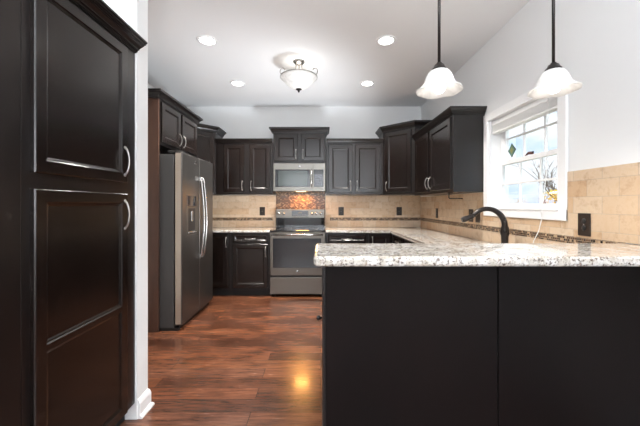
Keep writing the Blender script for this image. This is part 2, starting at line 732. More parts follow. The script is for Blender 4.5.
def sash(name, x, z0, z1, zmid):
    p = [(x - 0.016, x + 0.016, OY0 + 0.014, GY0, z0, z1), (x - 0.016, x + 0.016, GY1, OY1 - 0.014, z0, z1),
         (x - 0.016, x + 0.016, GY0, GY1, z0, z0 + 0.036), (x - 0.016, x + 0.016, GY0, GY1, z1 - 0.036, z1)]
    s = wbox(name, p, M_TRIM)
    g = [(x - 0.008, x + 0.008, GY0, GY1, zmid - 0.008, zmid + 0.008)]
    for i in (1, 2):
        y = GY0 + (GY1 - GY0) * i / 3
        g.append((x - 0.0075, x + 0.0075, y - 0.008, y + 0.008, z0 + 0.036, z1 - 0.036))
    wbox('muntin_grid', g, M_TRIM, s)
    wbox('glass_pane', [(x - 0.002, x + 0.002, GY0, GY1, z0 + 0.036, z1 - 0.036)], M_GLASS, s, 0)
    return s


sash('lower_sash', 1.672, 1.24, 1.662, 1.452)
sash('upper_sash', 1.706, 1.632, 2.048, 1.862)

# raised blind and its cord
bl = thing('window_blind', 'white slatted blind pulled up in the top of the kitchen window', 'blind', (XR - 0.03, 2.504, 2.05))
BI = Matrix.Translation((-(XR - 0.03), -2.504, -2.05))
bm = NB(); box(bm, XR + 0.012, XR + 0.072, OY0 + 0.018, OY1 - 0.018, 2.0, 2.046, 0.005, BI); obj('headrail', bm, M_WHITEPL, bl)
bm = NB()
for i in range(9):
    z = 1.948 + i * 0.0058
    box(bm, XR + 0.014 + 0.003 * (i % 2), XR + 0.068, OY0 + 0.024, OY1 - 0.024, z, z + 0.0034, 0, BI)
obj('slat_stack', bm, M_WHITEPL, bl)
bm = NB(); box(bm, XR + 0.012, XR + 0.070, OY0 + 0.024, OY1 - 0.024, 1.924, 1.943, 0.004, BI); obj('bottom_rail', bm, M_WHITEPL, bl)
bm = NB()
tube(bm, [(XR + 0.008, 2.19, 2.02), (XR + 0.006, 2.19, 1.8), (XR + 0.0, 2.195, 1.5), (XR - 0.02, 2.20, 1.30), (XR - 0.032, 2.20, 1.22), (XR - 0.03, 2.20, 1.17),
          (XR - 0.03, 2.23, 1.08), (XR - 0.04, 2.27, 1.0), (XR - 0.045, 2.28, 0.94)], 0.0028, 6, BI)
obj('pull_cord', bm, M_WHITEPL, bl)

# coloured glass diamond and a small bird ornament on the panes
def diamond():
    m1 = mat('green_glass', (0.12, 0.22, 0.17), 0.15)
    m2 = mat('olive_glass', (0.25, 0.27, 0.12), 0.15)
    t = thing('suncatcher', 'green diamond shaped glass suncatcher hanging on the upper window pane', 'suncatcher', (1.678, 2.735, 1.685))
    bm = NB()
    pts = [(-0.052, 0.06), (0, 0.12), (0.052, 0.06), (0, 0.0)]
    tube(bm, [(0, a, b) for a, b in pts + [pts[0]]], 0.0035, 6)
    obj('frame', bm, M_BLACKPL, t)
    R = Matrix(((0, 0, 1, 0), (1, 0, 0, 0), (0, 1, 0, 0), (0, 0, 0, 1)))
    bm = NB(); prism(bm, pts, -0.0015, 0.0015, R); obj('glass', bm, m1, t)
    bm = NB(); prism(bm, [(a * 0.5, 0.06 + (b - 0.06) * 0.5) for a, b in pts], -0.003, 0.003, R); obj('centre_glass', bm, m2, t)


diamond()
t = thing('bird_ornament', 'small dark bird ornament perched on the meeting rail of the window', 'ornament', (1.673, 2.50, 1.6625))
bm = NB()
tube(bm, [(0, -0.045, 0.008), (0, -0.02, 0.017), (0, 0.005, 0.02), (0, 0.03, 0.012), (0, 0.055, 0.005)], [0.006, 0.012, 0.012, 0.007, 0.002], 8,
     Matrix.Translation((0, 0, 0)))
obj('body', bm, mat('rust_brown', (0.10, 0.035, 0.025), 0.5), t)
bm = NB(); lathe(bm, [(0, -0.009), (0.006, -0.006), (0.009, 0), (0.006, 0.006), (0, 0.009)], 10, Matrix.Translation((0, -0.042, 0.02)))
obj('head', bm, M_BLACKPL, t)

# ------------------------------------------------------------------ outside
bm = NB(); box(bm, 2.0, 120, -60, 120, -0.9, -0.6)
g = struct('ground', bm, paint('lawn', (0.13, 0.16, 0.06), 0.9))
M_BARK = mat('bark', (0.22, 0.17, 0.13), 0.9)


def twigs(bm, p, d, length, r, depth, rng):
    n = 3
    pts, q, dd = [p], Vector(p), Vector(d).normalized()
    for i in range(n):
        dd = (dd + Vector((rng.uniform(-.22, .22), rng.uniform(-.22, .22), rng.uniform(-.1, .2)))).normalized()
        q = q + dd * length / n
        pts.append(q.copy())
    tube(bm, pts, [r * (1 - 0.45 * i / n) for i in range(n + 1)], 5, I4, False)
    if depth > 0:
        for k in range(rng.choice((3, 3, 4))):
            a = pts[rng.choice((1, 2, 3, 3))]
            nd = (dd + Vector((rng.uniform(-1, 1), rng.uniform(-1, 1), rng.uniform(-.3, .7)))).normalized()
            twigs(bm, a, nd, length * rng.uniform(.6, .8), r * 0.5, depth - 1, rng)


def bare_tree(name, label, loc, h, seed, group=None):
    rng = random.Random(seed)
    t = thing(name, label, 'tree', loc, 0, group)
    bm = NB(); tube(bm, [(0, 0, 0), (0.05, 0.02, h * 0.25), (0, 0.05, h * 0.5)], [h * 0.02, h * 0.016, h * 0.012], 8)
    obj('trunk', bm, M_BARK, t)
    bm = NB()
    for k in range(7):
        a = k * 2.4
        twigs(bm, Vector((0, 0.04, h * (0.28 + 0.035 * k))), Vector((math.cos(a), math.sin(a), 0.7)), h * 0.17, h * 0.006, 3, rng)
    obj('branches', bm, M_BARK, t)
    return t


def leafy(name, label, loc, r, h, color, seed, n=700):
    rng = random.Random(seed)
    t = thing(name, label, 'tree', loc)
    bm = NB()
    for k in range(5):
        tube(bm, [(0, 0, 0), (rng.uniform(-.3, .3) * r, rng.uniform(-.3, .3) * r, h * .5), (rng.uniform(-.7, .7) * r, rng.uniform(-.7, .7) * r, h * .9)],
             [0.03 * h / 3, 0.02 * h / 3, 0.008], 5)
    obj('stems', bm, M_BARK, t)
    bm = NB()
    for k in range(n):
        a, u = rng.uniform(0, 2 * PI), rng.random() ** 0.5
        z = h * (0.25 + 0.75 * rng.random())
        rr = r * u * math.sin(PI * min(0.95, (z / h) * 0.75 + 0.15)) ** 0.5
        c = Vector((rr * math.cos(a), rr * math.sin(a), z))
        s = 0.026 + 0.02 * rng.random()
        d1 = Vector((rng.uniform(-1, 1), rng.uniform(-1, 1), rng.uniform(-1, 1))).normalized() * s
        d2 = d1.orthogonal().normalized() * s * 0.6
        bm.faces.new([bm.verts.new(c + e) for e in (-d1, d2, d1, -d2)])
    obj('leaves', bm, mat(name + '_leaves', color, 0.7), t)


bare_tree('bare_tree', 'bare branching tree outside, filling the right side of the upper window', (6.75, 8.6, -0.6), 4.4, 3)
leafy('autumn_shrub', 'yellow leaved shrub outside behind the lower right window panes', (5.2, 6.9, -0.6), 0.4, 2.2, (0.75, 0.55, 0.13), 5, 900)
leafy('autumn_tree', 'low orange brown bush outside behind the bottom left of the window', (13, 20.5, -0.6), 0.9, 2.25, (0.55, 0.33, 0.14), 6, 700)
leafy('autumn_tree', 'low tan hedge bush far outside below the middle window panes', (16, 19.5, -0.6), 1.3, 2.1, (0.5, 0.38, 0.2), 8, 700)

# ------------------------------------------------------------------ cabinets
def door_bm(bm, w, h, M, th=0.02, fw=0.056, cells=1, mid=None, flat=False):
    """framed door, lower-left at the origin of M, front towards -y"""
    def rect(l, r, b, t_, y):
        return [bm.verts.new(M @ Vector(p)) for p in ((l, y, b), (r, y, b), (r, y, t_), (l, y, t_))]

    def bridge(A, B):
        for i in range(4):
            bm.faces.new((A[i], A[(i + 1) % 4], B[(i + 1) % 4], B[i]))
    L0 = rect(0, w, 0, h, 0)
    L1 = rect(0, w, 0, h, -th + 0.004)
    e = 0.004
    L2 = rect(e, w - e, e, h - e, -th)
    bm.faces.new(L0[::-1])
    bridge(L0, L1)
    bridge(L1, L2)
    if flat:
        bm.faces.new(L2)
        return
    zs = [(e, h - e, fw, fw)] if cells == 1 else [(e, mid, fw, 0.012), (mid, h - e, 0.012, fw)]
    for (z0, z1, b, t_) in zs:
        def ins(i, y, l2=fw):
            return rect(e + l2 - e + i, w - l2 - i, (z0 + b - (e if z0 == e else 0)) + i, (z1 - t_ + (e if z1 == h - e else 0)) - i, y)
        C0 = rect(e, w - e, z0, z1, -th)
        C1 = ins(0, -th)
        C2 = ins(0.005, -th + 0.0045)
        C3 = ins(0.010, -th + 0.006)
        C4 = ins(0.016, -th + 0.010)
        for A, B in ((C0, C1), (C1, C2), (C2, C3), (C3, C4)):
            bridge(A, B)
        bm.faces.new(C4)


def pull(parent, M, length=0.13, vertical=True, m=None, proj=0.025):
    bm = NB()
    pts, rs = [], []
    n = 12
    for i in range(n + 1):
        s = i / n
        a = (s - 0.5) * length
        y = -proj * (math.sin(PI * s) ** 0.55 if 0 < s < 1 else 0)
        pts.append((0, y, a) if vertical else (a, y, 0))
        rs.append(0.0036 + 0.0020 * abs(math.cos(PI * s)))
    tube(bm, pts, rs, 8, M)
    for s in (-1, 1):
        c = (0, 0, s * length / 2) if vertical else (s * length / 2, 0, 0)
        lathe(bm, [(0.0, 0.006), (0.008, 0.004), (0.009, 0), (0.0, 0)], 10,
              M @ Matrix.Translation(c) @ Matrix.Rotation(PI / 2, 4, 'X'))
    return obj('handle', bm, m or M_NICKEL, parent)


CROWN = [(0, 0), (0.010, 0), (0.010, 0.010), (0.018, 0.010), (0.020, 0.018), (0.026, 0.032), (0.038, 0.046), (0.046, 0.050),
         (0.046, 0.056), (0.056, 0.056), (0.056, 0.078), (0, 0.078)]
CROWN_LOW = [(0, 0), (0.010, 0), (0.014, 0.012), (0.022, 0.016), (0.030, 0.034), (0.046, 0.050), (0.050, 0.064), (0, 0.064)]


def cab_door(root, x0, x1, z0, z1, side=None, hz=None, M=I4, name='door', y=0.0, cells=1, mid=None, flat=False, hlen=0.13, fw=0.056):
    Md = M @ Matrix.Translation((x0, y, z0))
    bm = NB()
    door_bm(bm, x1 - x0, z1 - z0, Md, cells=cells, mid=mid, flat=flat, fw=fw)
    d = obj(name, bm, M_ESP, root)
    if side == 'L':
        pull(d, M @ Matrix.Translation((x0 + 0.028, y - 0.02, hz)), hlen)
    elif side == 'R':
        pull(d, M @ Matrix.Translation((x1 - 0.028, y - 0.02, hz)), hlen)
    elif side == 'H':
        pull(d, M @ Matrix.Translation(((x0 + x1) / 2, y - 0.02, hz)), hlen, False)
    return d


def wall_cab(label, loc, rz, w, z0, z1, d, doors, crown=None, prof=CROWN, hz=None, group=None, body_m=None):
    """face at local y=0, body behind to y=d; x from 0 to w; doors = [(x0,x1,side)]"""
    t = thing('wall_cabinet', label, 'cabinet', loc, rz, group)
    bm = NB(); box(bm, 0, w, 0, d, 0, z1 - z0, 0.0015); obj('body', bm, body_m or M_ESPD, t)
    H = z1 - z0
    for (a, b, s) in doors:
        cab_door(t, a, b, 0.028, H - 0.03, s, 0.028 + (hz or 0.10))
    if crown:
        bm = NB(); sweep(bm, crown, prof, H - 0.012); obj('crown_moulding', bm, M_ESPD, t)
    return t


YF = 4.605      # face of the upper cabinets on the back wall
ZB = 1.422
ZT = 2.185
# left pair on the back wall
wall_cab('two door wall cabinet left of the microwave, above the outlet', (-1.54, YF, ZB), 0, 0.835, ZB, ZT, YB - YF - 0.002,
         [(0.115, 0.418, 'R'), (0.492, 0.80, 'L')], [(0, 0), (0.835, 0)], CROWN_LOW)
# right pair on the back wall
wall_cab('two door wall cabinet right of the microwave on the back wall', (0.085, YF, ZB), 0, 0.832, ZB, ZT, YB - YF - 0.002,
         [(0.035, 0.385, 'R'), (0.425, 0.79, 'L')], [(0, 0), (0.832, 0)], CROWN_LOW)
# over the microwave, taller
wall_cab('short two door cabinet directly above the microwave', (-0.695, YF - 0.012, 1.885), 0, 0.772, 1.885, 2.335, YB - YF + 0.010,
         [(0.022, 0.362, 'R'), (0.41, 0.75, 'L')], [(0, 0.30), (0, 0), (0.772, 0), (0.772, 0.30)], CROWN, 0.10)

# right wall cabinet (faces -x)
FX = 1.285
RY0, RY1 = 3.017, 4.252
wall_cab('black two door wall cabinet on the right wall beside the window', (FX, RY1, 1.392), -PI / 2, RY1 - RY0, 1.392, 2.155, XR - FX - 0.002,
         [(0.06, 0.575, 'R'), (0.625, 1.20, 'L')], [(0, 0), (RY1 - RY0, 0), (RY1 - RY0, 0.30)], CROWN_LOW)


def corner_cab(label, sgn, wallx, x_side, y_side, z0, z1, handle):
    """diagonal corner cabinet; sgn=+1 right corner, -1 left corner"""
    xa = x_side            # side panel on the back wall run
    xb = wallx - sgn * (XR - FX)   # where the diagonal meets the side-wall run
    t = thing('corner_wall_cabinet', label, 'cabinet', (wallx, YB, z0))
    H = z1 - z0
    P = [(xa, YB - 0.002), (xa, YF), (xb, y_side), (wallx - sgn * 0.002, y_side), (wallx - sgn * 0.002, YB - 0.002)]
    P = [(x - wallx, y - YB) for x, y in P]
    bm = NB(); prism(bm, P if sgn < 0 else P, 0, H); obj('body', bm, M_ESPD, t)
    a, b = Vector(P[1]), Vector(P[2])
    if sgn < 0:
        a, b = b, a
    d = (b - a)
    ang = math.atan2(d.y, d.x)
    M = T(a.x, a.y, 0, ang)
    L = d.length
    cab_door(t, 0.045, L - 0.045, 0.028, H - 0.03, handle, 0.12, M)
    path = P[:4] if sgn > 0 else P[:4][::-1]
    bm = NB(); sweep(bm, path, CROWN, H - 0.012); obj('crown_moulding', bm, M_ESPD, t)
    return t


corner_cab('tall diagonal corner wall cabinet in the right back corner', 1, XR, 0.922, 4.258, ZB - 0.004, 2.345, 'L')
corner_cab('tall diagonal corner wall cabinet beyond the refrigerator', -1, XL, -1.545, 4.262, ZB - 0.004, 2.345, 'R')

# cabinet over the fridge, faces +x
FRX = -1.61
t = wall_cab('two door cabinet above the refrigerator', (FRX, 3.115, 1.87), PI / 2, 0.955, 1.87, 2.335, FRX * -1 + XL * -1 - 3.22 + 0.0 if False else 0.585,
             [(0.025, 0.44, 'R'), (0.485, 0.91, 'L')], [(-0.022, 0.56), (-0.022, 0), (0.955, 0), (0.955, 0.3)], CROWN, 0.10)
# tall panel on the camera side of the fridge
tag(bobj('refrigerator_side_panel', (XL + 0.002, FRX + 0.002, 3.092, 3.113, 0, 2.335), M_SIDE),
    'tall brown wood panel standing on the near side of the refrigerator', 'panel')

# ------------------------------------------------------------------ pantry
PX = -1.092
t = thing('pantry_cabinet', 'tall dark pantry cabinet with two stacked doors on the left', 'cabinet', (PX, 1.138, 0), PI / 2)
pw = 1.836 - 1.138
bm = NB(); box(bm, 0, pw, 0, 0.60, 0.10, 2.16, 0.0015); obj('body', bm, M_ESPD, t)
bm = NB(); box(bm, 0, pw, 0.06, 0.60, 0, 0.10); obj('toe_kick', bm, M_KICK, t)
cab_door(t, 0.034, 0.60, 1.388, 2.14, 'R', 1.505, hlen=0.15, fw=0.05)
cab_door(t, 0.034, 0.60, 0.11, 1.327, 'R', 1.212, cells=2, mid=0.595, hlen=0.15, fw=0.05)
CROWN_BIG = [(0, 0), (0.010, 0), (0.010, 0.007), (0.016, 0.007), (0.018, 0.014), (0.014, 0.016), (0.018, 0.020), (0.026, 0.022), (0.026, 0.028),
             (0.032, 0.036), (0.042, 0.046), (0.048, 0.048), (0.048, 0.053), (0.056, 0.055), (0.056, 0.062), (0.066, 0.064), (0.066, 0.074),
             (0.074, 0.076), (0.074, 0.090), (0, 0.090)]
CROWN_BIG = [(o_, u_ * 0.70) for o_, u_ in CROWN_BIG]
bm = NB(); sweep(bm, [(0.002, 0), (pw, 0)], CROWN_BIG, 2.158); obj('crown_moulding', bm, M_ESPD, t)
# neighbouring tall cabinet, nearer than the pantry doors
t = thing('tall_cabinet', 'plain dark tall cabinet side at the left edge, nearer than the pantry doors', 'cabinet', (PX + 0.004, 0.42, 0), PI / 2)
bm = NB(); box(bm, 0, 0.714, 0, 0.60, 0.10, 2.16, 0.003); obj('body', bm, M_ESPD, t)
bm = NB(); box(bm, 0, 0.714, 0.06, 0.60, 0, 0.10); obj('toe_kick', bm, M_KICK, t)
bm = NB(); sweep(bm, [(0, 0.3), (0, 0), (0.698, 0)], CROWN_BIG, 2.158); obj('crown_moulding', bm, M_ESPD, t)


# ------------------------------------------------------------------ base cabinets
def base_cab(label, loc, rz, w, d, fronts, z1=0.883, back=False):
    """fronts: (kind, x0, x1, z0, z1, side, hz)"""
    t = thing('base_cabinet', label, 'cabinet', loc, rz)
    bm = NB(); box(bm, 0, w, 0, d, 0.10, z1, 0.0015); obj('body', bm, M_ESPD, t)
    bm = NB(); box(bm, 0.0, w, 0.06, d, 0, 0.10); obj('toe_kick', bm, M_KICK, t)
    for (k, a, b, c, e, s, hz) in fronts:
        cab_door(t, a, b, c, e, s, hz, name=k, flat=False, fw=0.05 if k == 'door' else 0.028)
    return t


BYF = 4.318
BD = YB - BYF - 0.002
base_cab('base cabinet with a drawer over one door, left of the range', (-1.24, BYF, 0), 0, 0.538, BD,
         [('drawer', 0.03, 0.51, 0.745, 0.862, 'H', 0.80), ('door', 0.03, 0.51, 0.125, 0.725, 'R', 0.62)])
base_cab('narrow door base cabinet in the left back corner beside the refrigerator', (XL + 0.002, BYF, 0), 0, XL * -1 - 1.244, BD,
         [('door', 0.62, 0.925, 0.125, 0.862, 'R', 0.75)])
base_cab('base cabinet with a wide drawer, right of the range', (0.072, BYF, 0), 0, 0.588, BD,
         [('drawer', 0.03, 0.555, 0.745, 0.862, 'H', 0.80), ('door', 0.03, 0.285, 0.125, 0.725, 'R', 0.62), ('door', 0.30, 0.555, 0.125, 0.725, 'L', 0.62)])
base_cab('blind corner base cabinet with a narrow door in the right back corner', (0.662, BYF, 0), 0, XR - 0.664, BD,
         [('door', 0.025, 0.30, 0.125, 0.862, 'L', 0.76)])
RX = 0.992
RD = XR - RX - 0.002
base_cab('right run base cabinet with a drawer, nearest the back corner', (RX, 4.314, 0), -PI / 2, 0.66, RD,
         [('drawer', 0.10, 0.63, 0.745, 0.862, 'H', 0.80), ('door', 0.10, 0.63, 0.125, 0.725, 'R', 0.62)])
base_cab('sink base cabinet under the window with two doors', (RX, 3.652, 0), -PI / 2, 1.40, RD,
         [('door', 0.05, 0.68, 0.125, 0.862, 'R', 0.72), ('door', 0.72, 1.35, 0.125, 0.862, 'L', 0.72)])
base_cab('peninsula base cabinet facing the kitchen, behind the bar', (0.985, 2.22, 0), PI, 0.965, 0.598,
         [('door', 0.03, 0.47, 0.125, 0.862, 'R', 0.72), ('door', 0.49, 0.935, 0.125, 0.862, 'L', 0.72)])

# ------------------------------------------------------------------ countertops
def slab(name, pts, z0, z1, label, bev=0.008, seg=3, round_corners=None):
    bm = NB()
    prism(bm, pts, z0, z1)
    if round_corners:
        es = [e for e in bm.edges if abs(e.verts[0].co.z - e.verts[1].co.z) > 0.01 and
              any((Vector((e.verts[0].co.x, e.verts[0].co.y)) - Vector(p)).length < 1e-4 for p in round_corners)]
        bmesh.ops.bevel(bm, geom=es, offset=0.03, segments=5, profile=0.5, affect='EDGES')
    hs = [e for e in bm.edges if abs(e.verts[0].co.z - e.verts[1].co.z) < 1e-5]
    bmesh.ops.bevel(bm, geom=hs, offset=bev, segments=seg, profile=0.5, affect='EDGES')
    o = obj(name, bm, M_GRAN)
    return tag(o, label, 'countertop')


slab('countertop', [(XL + 0.002, YB - 0.002), (-0.702, YB - 0.002), (-0.702, 4.29), (XL + 0.002, 4.29)], 0.884, 0.914,
     'short granite countertop between the refrigerator and the range')
slab('countertop', [(0.070, YB - 0.002), (XR - 0.002, YB - 0.002), (XR - 0.002, 1.625), (0.014, 1.625), (0.014, 2.245),
                    (0.967, 2.245), (0.967, 4.29), (0.070, 4.29)][::-1], 0.884, 0.914,
     'long granite countertop running from the range around under the window')
BF, BR = 1.19, 1.622
slab('bar_top', [(-0.028, BR), (XR - 0.002, BR), (XR - 0.002, BF), (-0.028, BF)][::-1], 1.028, 1.067,
     'raised speckled granite bar top across the foreground peninsula', 0.013, 4, [(-0.028, BF), (-0.028, BR)])

# peninsula body facing the camera
t = thing('peninsula', 'dark wood peninsula body under the raised granite bar top', 'peninsula', (0.01, 1.43, 0))
def pbox(name, d, m, bev=0.0015):
    bm = NB(); box(bm, *d, bev); return obj(name, bm, m, t)
pbox('core', (0.012, 1.575, 0.006, 0.188, 0, 1.027), M_KICK)
pbox('end_panel', (-0.002, 0.012, 0.0, 0.188, 0, 1.027), M_ESPD)
pbox('back_panel', (0.016, 0.798, -0.004, 0.006, 0, 1.027), M_BAR)
pbox('back_panel', (0.804, 1.576, -0.004, 0.006, 0, 1.027), M_BAR)
bm = NB(); lathe(bm, [(0, 0), (0.005, 0), (0.005, 0.008), (0.012, 0.011), (0.012, 0.022), (0.008, 0.027), (0, 0.027)], 14,
                 Matrix.Translation((-0.002, 0.10, 0.712)) @ Matrix.Rotation(-PI / 2, 4, 'Y'))
o = obj('knob', bm, M_BLACKPL, t)

# ------------------------------------------------------------------ backsplash
SZ0, SZ1 = 1.022, 1.068
TH = 0.010
def splash(label, specs, axis, band, extra=None):
    t = thing('tile_backsplash', label, 'backsplash', (0, YB, 0.914) if axis == 'X' else (XR, 3.0, 0.914))
    o = t.location.copy()
    Mi = Matrix.Translation(-o)
    bm = NB()
    for (a, b, z0, z1) in specs:
        if axis == 'X':
            box(bm, a, b, YB - TH, YB - 0.001, z0, z1, 0, Mi)
        else:
            box(bm, XR - TH, XR - 0.001, a, b, z0, z1, 0, Mi)
    obj('tiles', bm, M_TILE_B if axis == 'X' else M_TILE_R, t)
    bm = NB()
    for (a, b) in band:
        if axis == 'X':
            box(bm, a, b, YB - TH - 0.002, YB - TH, SZ0, SZ1, 0, Mi)
        else:
            box(bm, XR - TH - 0.002, XR - TH, a, b, SZ0, SZ1, 0, Mi)
    obj('mosaic_band', bm, M_MOS_B if axis == 'X' else M_MOS_R, t)
    return t


Z9 = 0.915
splash('beige tile backsplash on the back wall left of the range', [(XL + 0.002, -0.706, Z9, ZB - 0.006)], 'X', [(XL + 0.02, -0.745)])
splash('beige tile backsplash on the back wall right of the range', [(0.078, XR - 0.012, Z9, ZB - 0.006)], 'X', [(0.15, XR - 0.014)])
splash('beige tile backsplash with mosaic stripe along the right wall and window',
       [(3.010, YB - 0.001, Z9, 1.388), (1.997, 3.010, Z9, 1.161), (1.625, 1.996, Z9, 1.477), (0.2, 1.625, 1.07, 1.477)], 'Y', [(1.625, YB - 0.013)])
tag(bobj('mosaic_panel', (-0.704, 0.076, YB - 0.011, YB - 0.001, 0.93, 1.50), M_MOS_RANGE),
    'brown glass mosaic panel on the wall between range and microwave', 'backsplash')


# ------------------------------------------------------------------ outlets
def outlet(label, loc, rz, w=0.085, h=0.132, switch=False):
    t = thing('wall_switch' if switch else 'wall_outlet', label, 'switch' if switch else 'outlet', loc, rz)
    bm = NB(); box(bm, -w / 2, w / 2, -0.006, 0, -h / 2, h / 2, 0.0022); obj('cover_plate', bm, M_BROWNPL, t)
    if switch:
        bm = NB(); box(bm, -0.017, 0.017, -0.010, -0.005, -0.033, 0.033, 0.002); obj('rocker', bm, M_BLACKPL, t)
    else:
        for s in (-1, 1):
            bm = NB()
            lathe(bm, [(0, -0.003), (0.014, -0.003), (0.0165, 0), (0.0, 0)], 20, Matrix.Translation((0, -0.0062, s * 0.0205)) @ Matrix.Rotation(-PI / 2, 4, 'X'))
            obj('socket', bm, M_BLACKPL, t)
    bm = NB(); lathe(bm, [(0, 0.002), (0.003, 0.001), (0.0035, 0)], 8, Matrix.Translation((0, -0.006, 0)) @ Matrix.Rotation(PI / 2, 4, 'X'))
    obj('screw', bm, M_NICKEL, t)


yo = YB - TH
outlet('dark outlet on the back wall left of the range', (-0.917, yo, 1.167), 0)
outlet('dark outlet on the back wall just right of the range', (0.325, yo, 1.167), 0)
outlet('dark outlet on the back wall near the right corner', (1.24, yo, 1.167), 0)
xo = XR - TH
outlet('thin looking dark outlet on the right wall near the back corner', (xo, 4.23, 1.155), -PI / 2, 0.075)
outlet('dark switch behind the faucet, left of the pair', (xo, 3.27, 1.155), -PI / 2, 0.09, switch=True)
outlet('dark switch behind the faucet, right of the pair', (xo, 3.13, 1.155), -PI / 2, 0.085, switch=True)
outlet('large dark outlet on the tiles right of the window', (xo, 1.866, 1.148), -PI / 2, 0.088, 0.135)

# ------------------------------------------------------------------ refrigerator
FY0, FY1, FXF = 3.125, 4.018, -1.385
t = thing('refrigerator', 'slate grey side by side refrigerator with ice dispenser', 'refrigerator', (FXF, FY0, 0), PI / 2)
fw_ = FY1 - FY0
# local: x along +Y world, y depth behind the front, z up
bm = NB(); box(bm, 0, fw_, 0.085, 0.80, 0.03, 1.775, 0.004); obj('body', bm, M_SINKB, t)
bm = NB(); box(bm, 0.01, fw_ - 0.01, 0.05, 0.5, 0.0, 0.03); obj('base_grille', bm, M_BLACKPL, t)
for i, (a, b) in enumerate(((0.0, 0.447), (0.453, fw_))):
    bm = NB(); box(bm, a, b, 0.0, 0.075, 0.055, 1.80, 0.012, seg=3)
    d = obj('freezer_door' if i == 0 else 'door', bm, M_SLATE, t)
    bm = NB()
    hx = b - 0.035 if i == 0 else a + 0.035
    zz0, zz1 = 0.68, 1.565
    pts = [(hx, 0.0, zz0 + 0.01), (hx, -0.022, zz0)]
    for k in range(11):
        s = k / 10
        pts.append((hx, -0.034 - 0.032 * math.sin(PI * s), zz0 + 0.015 + (zz1 - zz0 - 0.03) * s))
    pts += [(hx, -0.022, zz1), (hx, 0.0, zz1 - 0.01)]
    tube(bm, pts, 0.013, 10)
    box(bm, hx - 0.014, hx + 0.014, -0.03, 0.002, zz0 - 0.02, zz0 + 0.03, 0.004)
    box(bm, hx - 0.014, hx + 0.014, -0.03, 0.002, zz1 - 0.03, zz1 + 0.02, 0.004)
    obj('handle', bm, M_STEEL, d)
    if i == 0:
        bm = NB(); box(bm, -0.0015, 0.0005, 0.014, 0.07, 0.07, 1.785); obj('edge_trim', bm, M_DOOREDGE, d)
        bm = NB(); box(bm, 0.10, 0.35, -0.004, 0.002, 0.945, 1.375, 0.004); disp = obj('dispenser', bm, M_SLATE2, d)
        bm = NB(); box(bm, 0.12, 0.33, -0.007, -0.002, 1.255, 1.36, 0.002); obj('control_panel', bm, M_BLACKGL, d)
        bm = NB(); box(bm, 0.13, 0.32, -0.0055, 0.02, 0.985, 1.235, 0.01); obj('recess', bm, M_BLACKPL, d)
        bm = NB(); box(bm, 0.205, 0.245, -0.012, 0.0, 1.09, 1.20, 0.004); obj('paddle', bm, M_STEEL, d)
        bm = NB(); box(bm, 0.13, 0.32, -0.014, 0.0, 0.965, 0.985, 0.004); obj('drip_tray', bm, M_STEEL, d)
    else:
        RB = Matrix.Translation((0.34, 0.0, 1.735)) @ Matrix.Rotation(PI / 2, 4, 'X')
        bm = NB(); lathe(bm, [(0, 0.002), (0.016, 0.002), (0.018, 0)], 24, RB); obj('badge', bm, M_STEEL, d)
for yy in (0.03, fw_ - 0.09):
    bm = NB(); box(bm, yy, yy + 0.06, 0.02, 0.16, 1.775 if yy > 1 else 1.80, 1.818, 0.004)
    obj('hinge_cover', bm, M_BLACKPL, t)
bm = NB(); lathe(bm, [(0, 0), (0.02, 0), (0.02, 0.028), (0, 0.028)], 14, Matrix.Translation((0.03, 0.055, 0.0))); obj('foot', bm, M_BLACKPL, t)


def ge_badge(parent, x, y, z, r):
    RB = Matrix.Translation((x, y, z)) @ Matrix.Rotation(PI / 2, 4, 'X')
    bm = NB(); lathe(bm, [(0, 0.001), (r * 0.9, 0.001), (r, 0)], 28, RB)
    bg = obj('badge', bm, M_STEEL, parent)
    text_mesh('badge_lettering', 'GE', r * 1.05, M_BLACKPL, bg, RB @ Matrix.Translation((0, 0, 0.0015)))


# ------------------------------------------------------------------ range
RGX, RGY = -0.316, 4.272
t = thing('range', 'slate grey electric range with black glass top below the microwave', 'stove', (RGX, RGY, 0))
hw = 0.379
def rb(name, d, m, parent=None, bev=0.002):
    bm = NB(); box(bm, *d, bev); return obj(name, bm, m, parent or t)
rb('body', (-hw, hw, 0.045, 0.64, 0.03, 0.895), M_SLATE2)
for sx in (-0.33, 0.33):
    for sy in (0.10, 0.58):
        bm = NB(); tube(bm, [(sx, sy, 0), (sx, sy, 0.032)], 0.018, 10); obj('foot', bm, M_BLACKPL, t)
rb('cooktop', (-hw, hw, 0.01, 0.60, 0.896, 0.916), M_BLACKGL, bev=0.005)
m_ring = mat('burner_ring', (0.12, 0.12, 0.12), 0.3)
for (bx, by, r) in ((-0.19, 0.17, 0.105), (0.19, 0.17, 0.085), (-0.19, 0.42, 0.08), (0.19, 0.42, 0.10)):
    bm = NB(); lathe(bm, [(r - 0.004, 0.9162), (r - 0.004, 0.9166), (r, 0.9166), (r, 0.9162)], 40, Matrix.Translation((bx, by, 0)))
    obj('burner_ring', bm, m_ring, t)
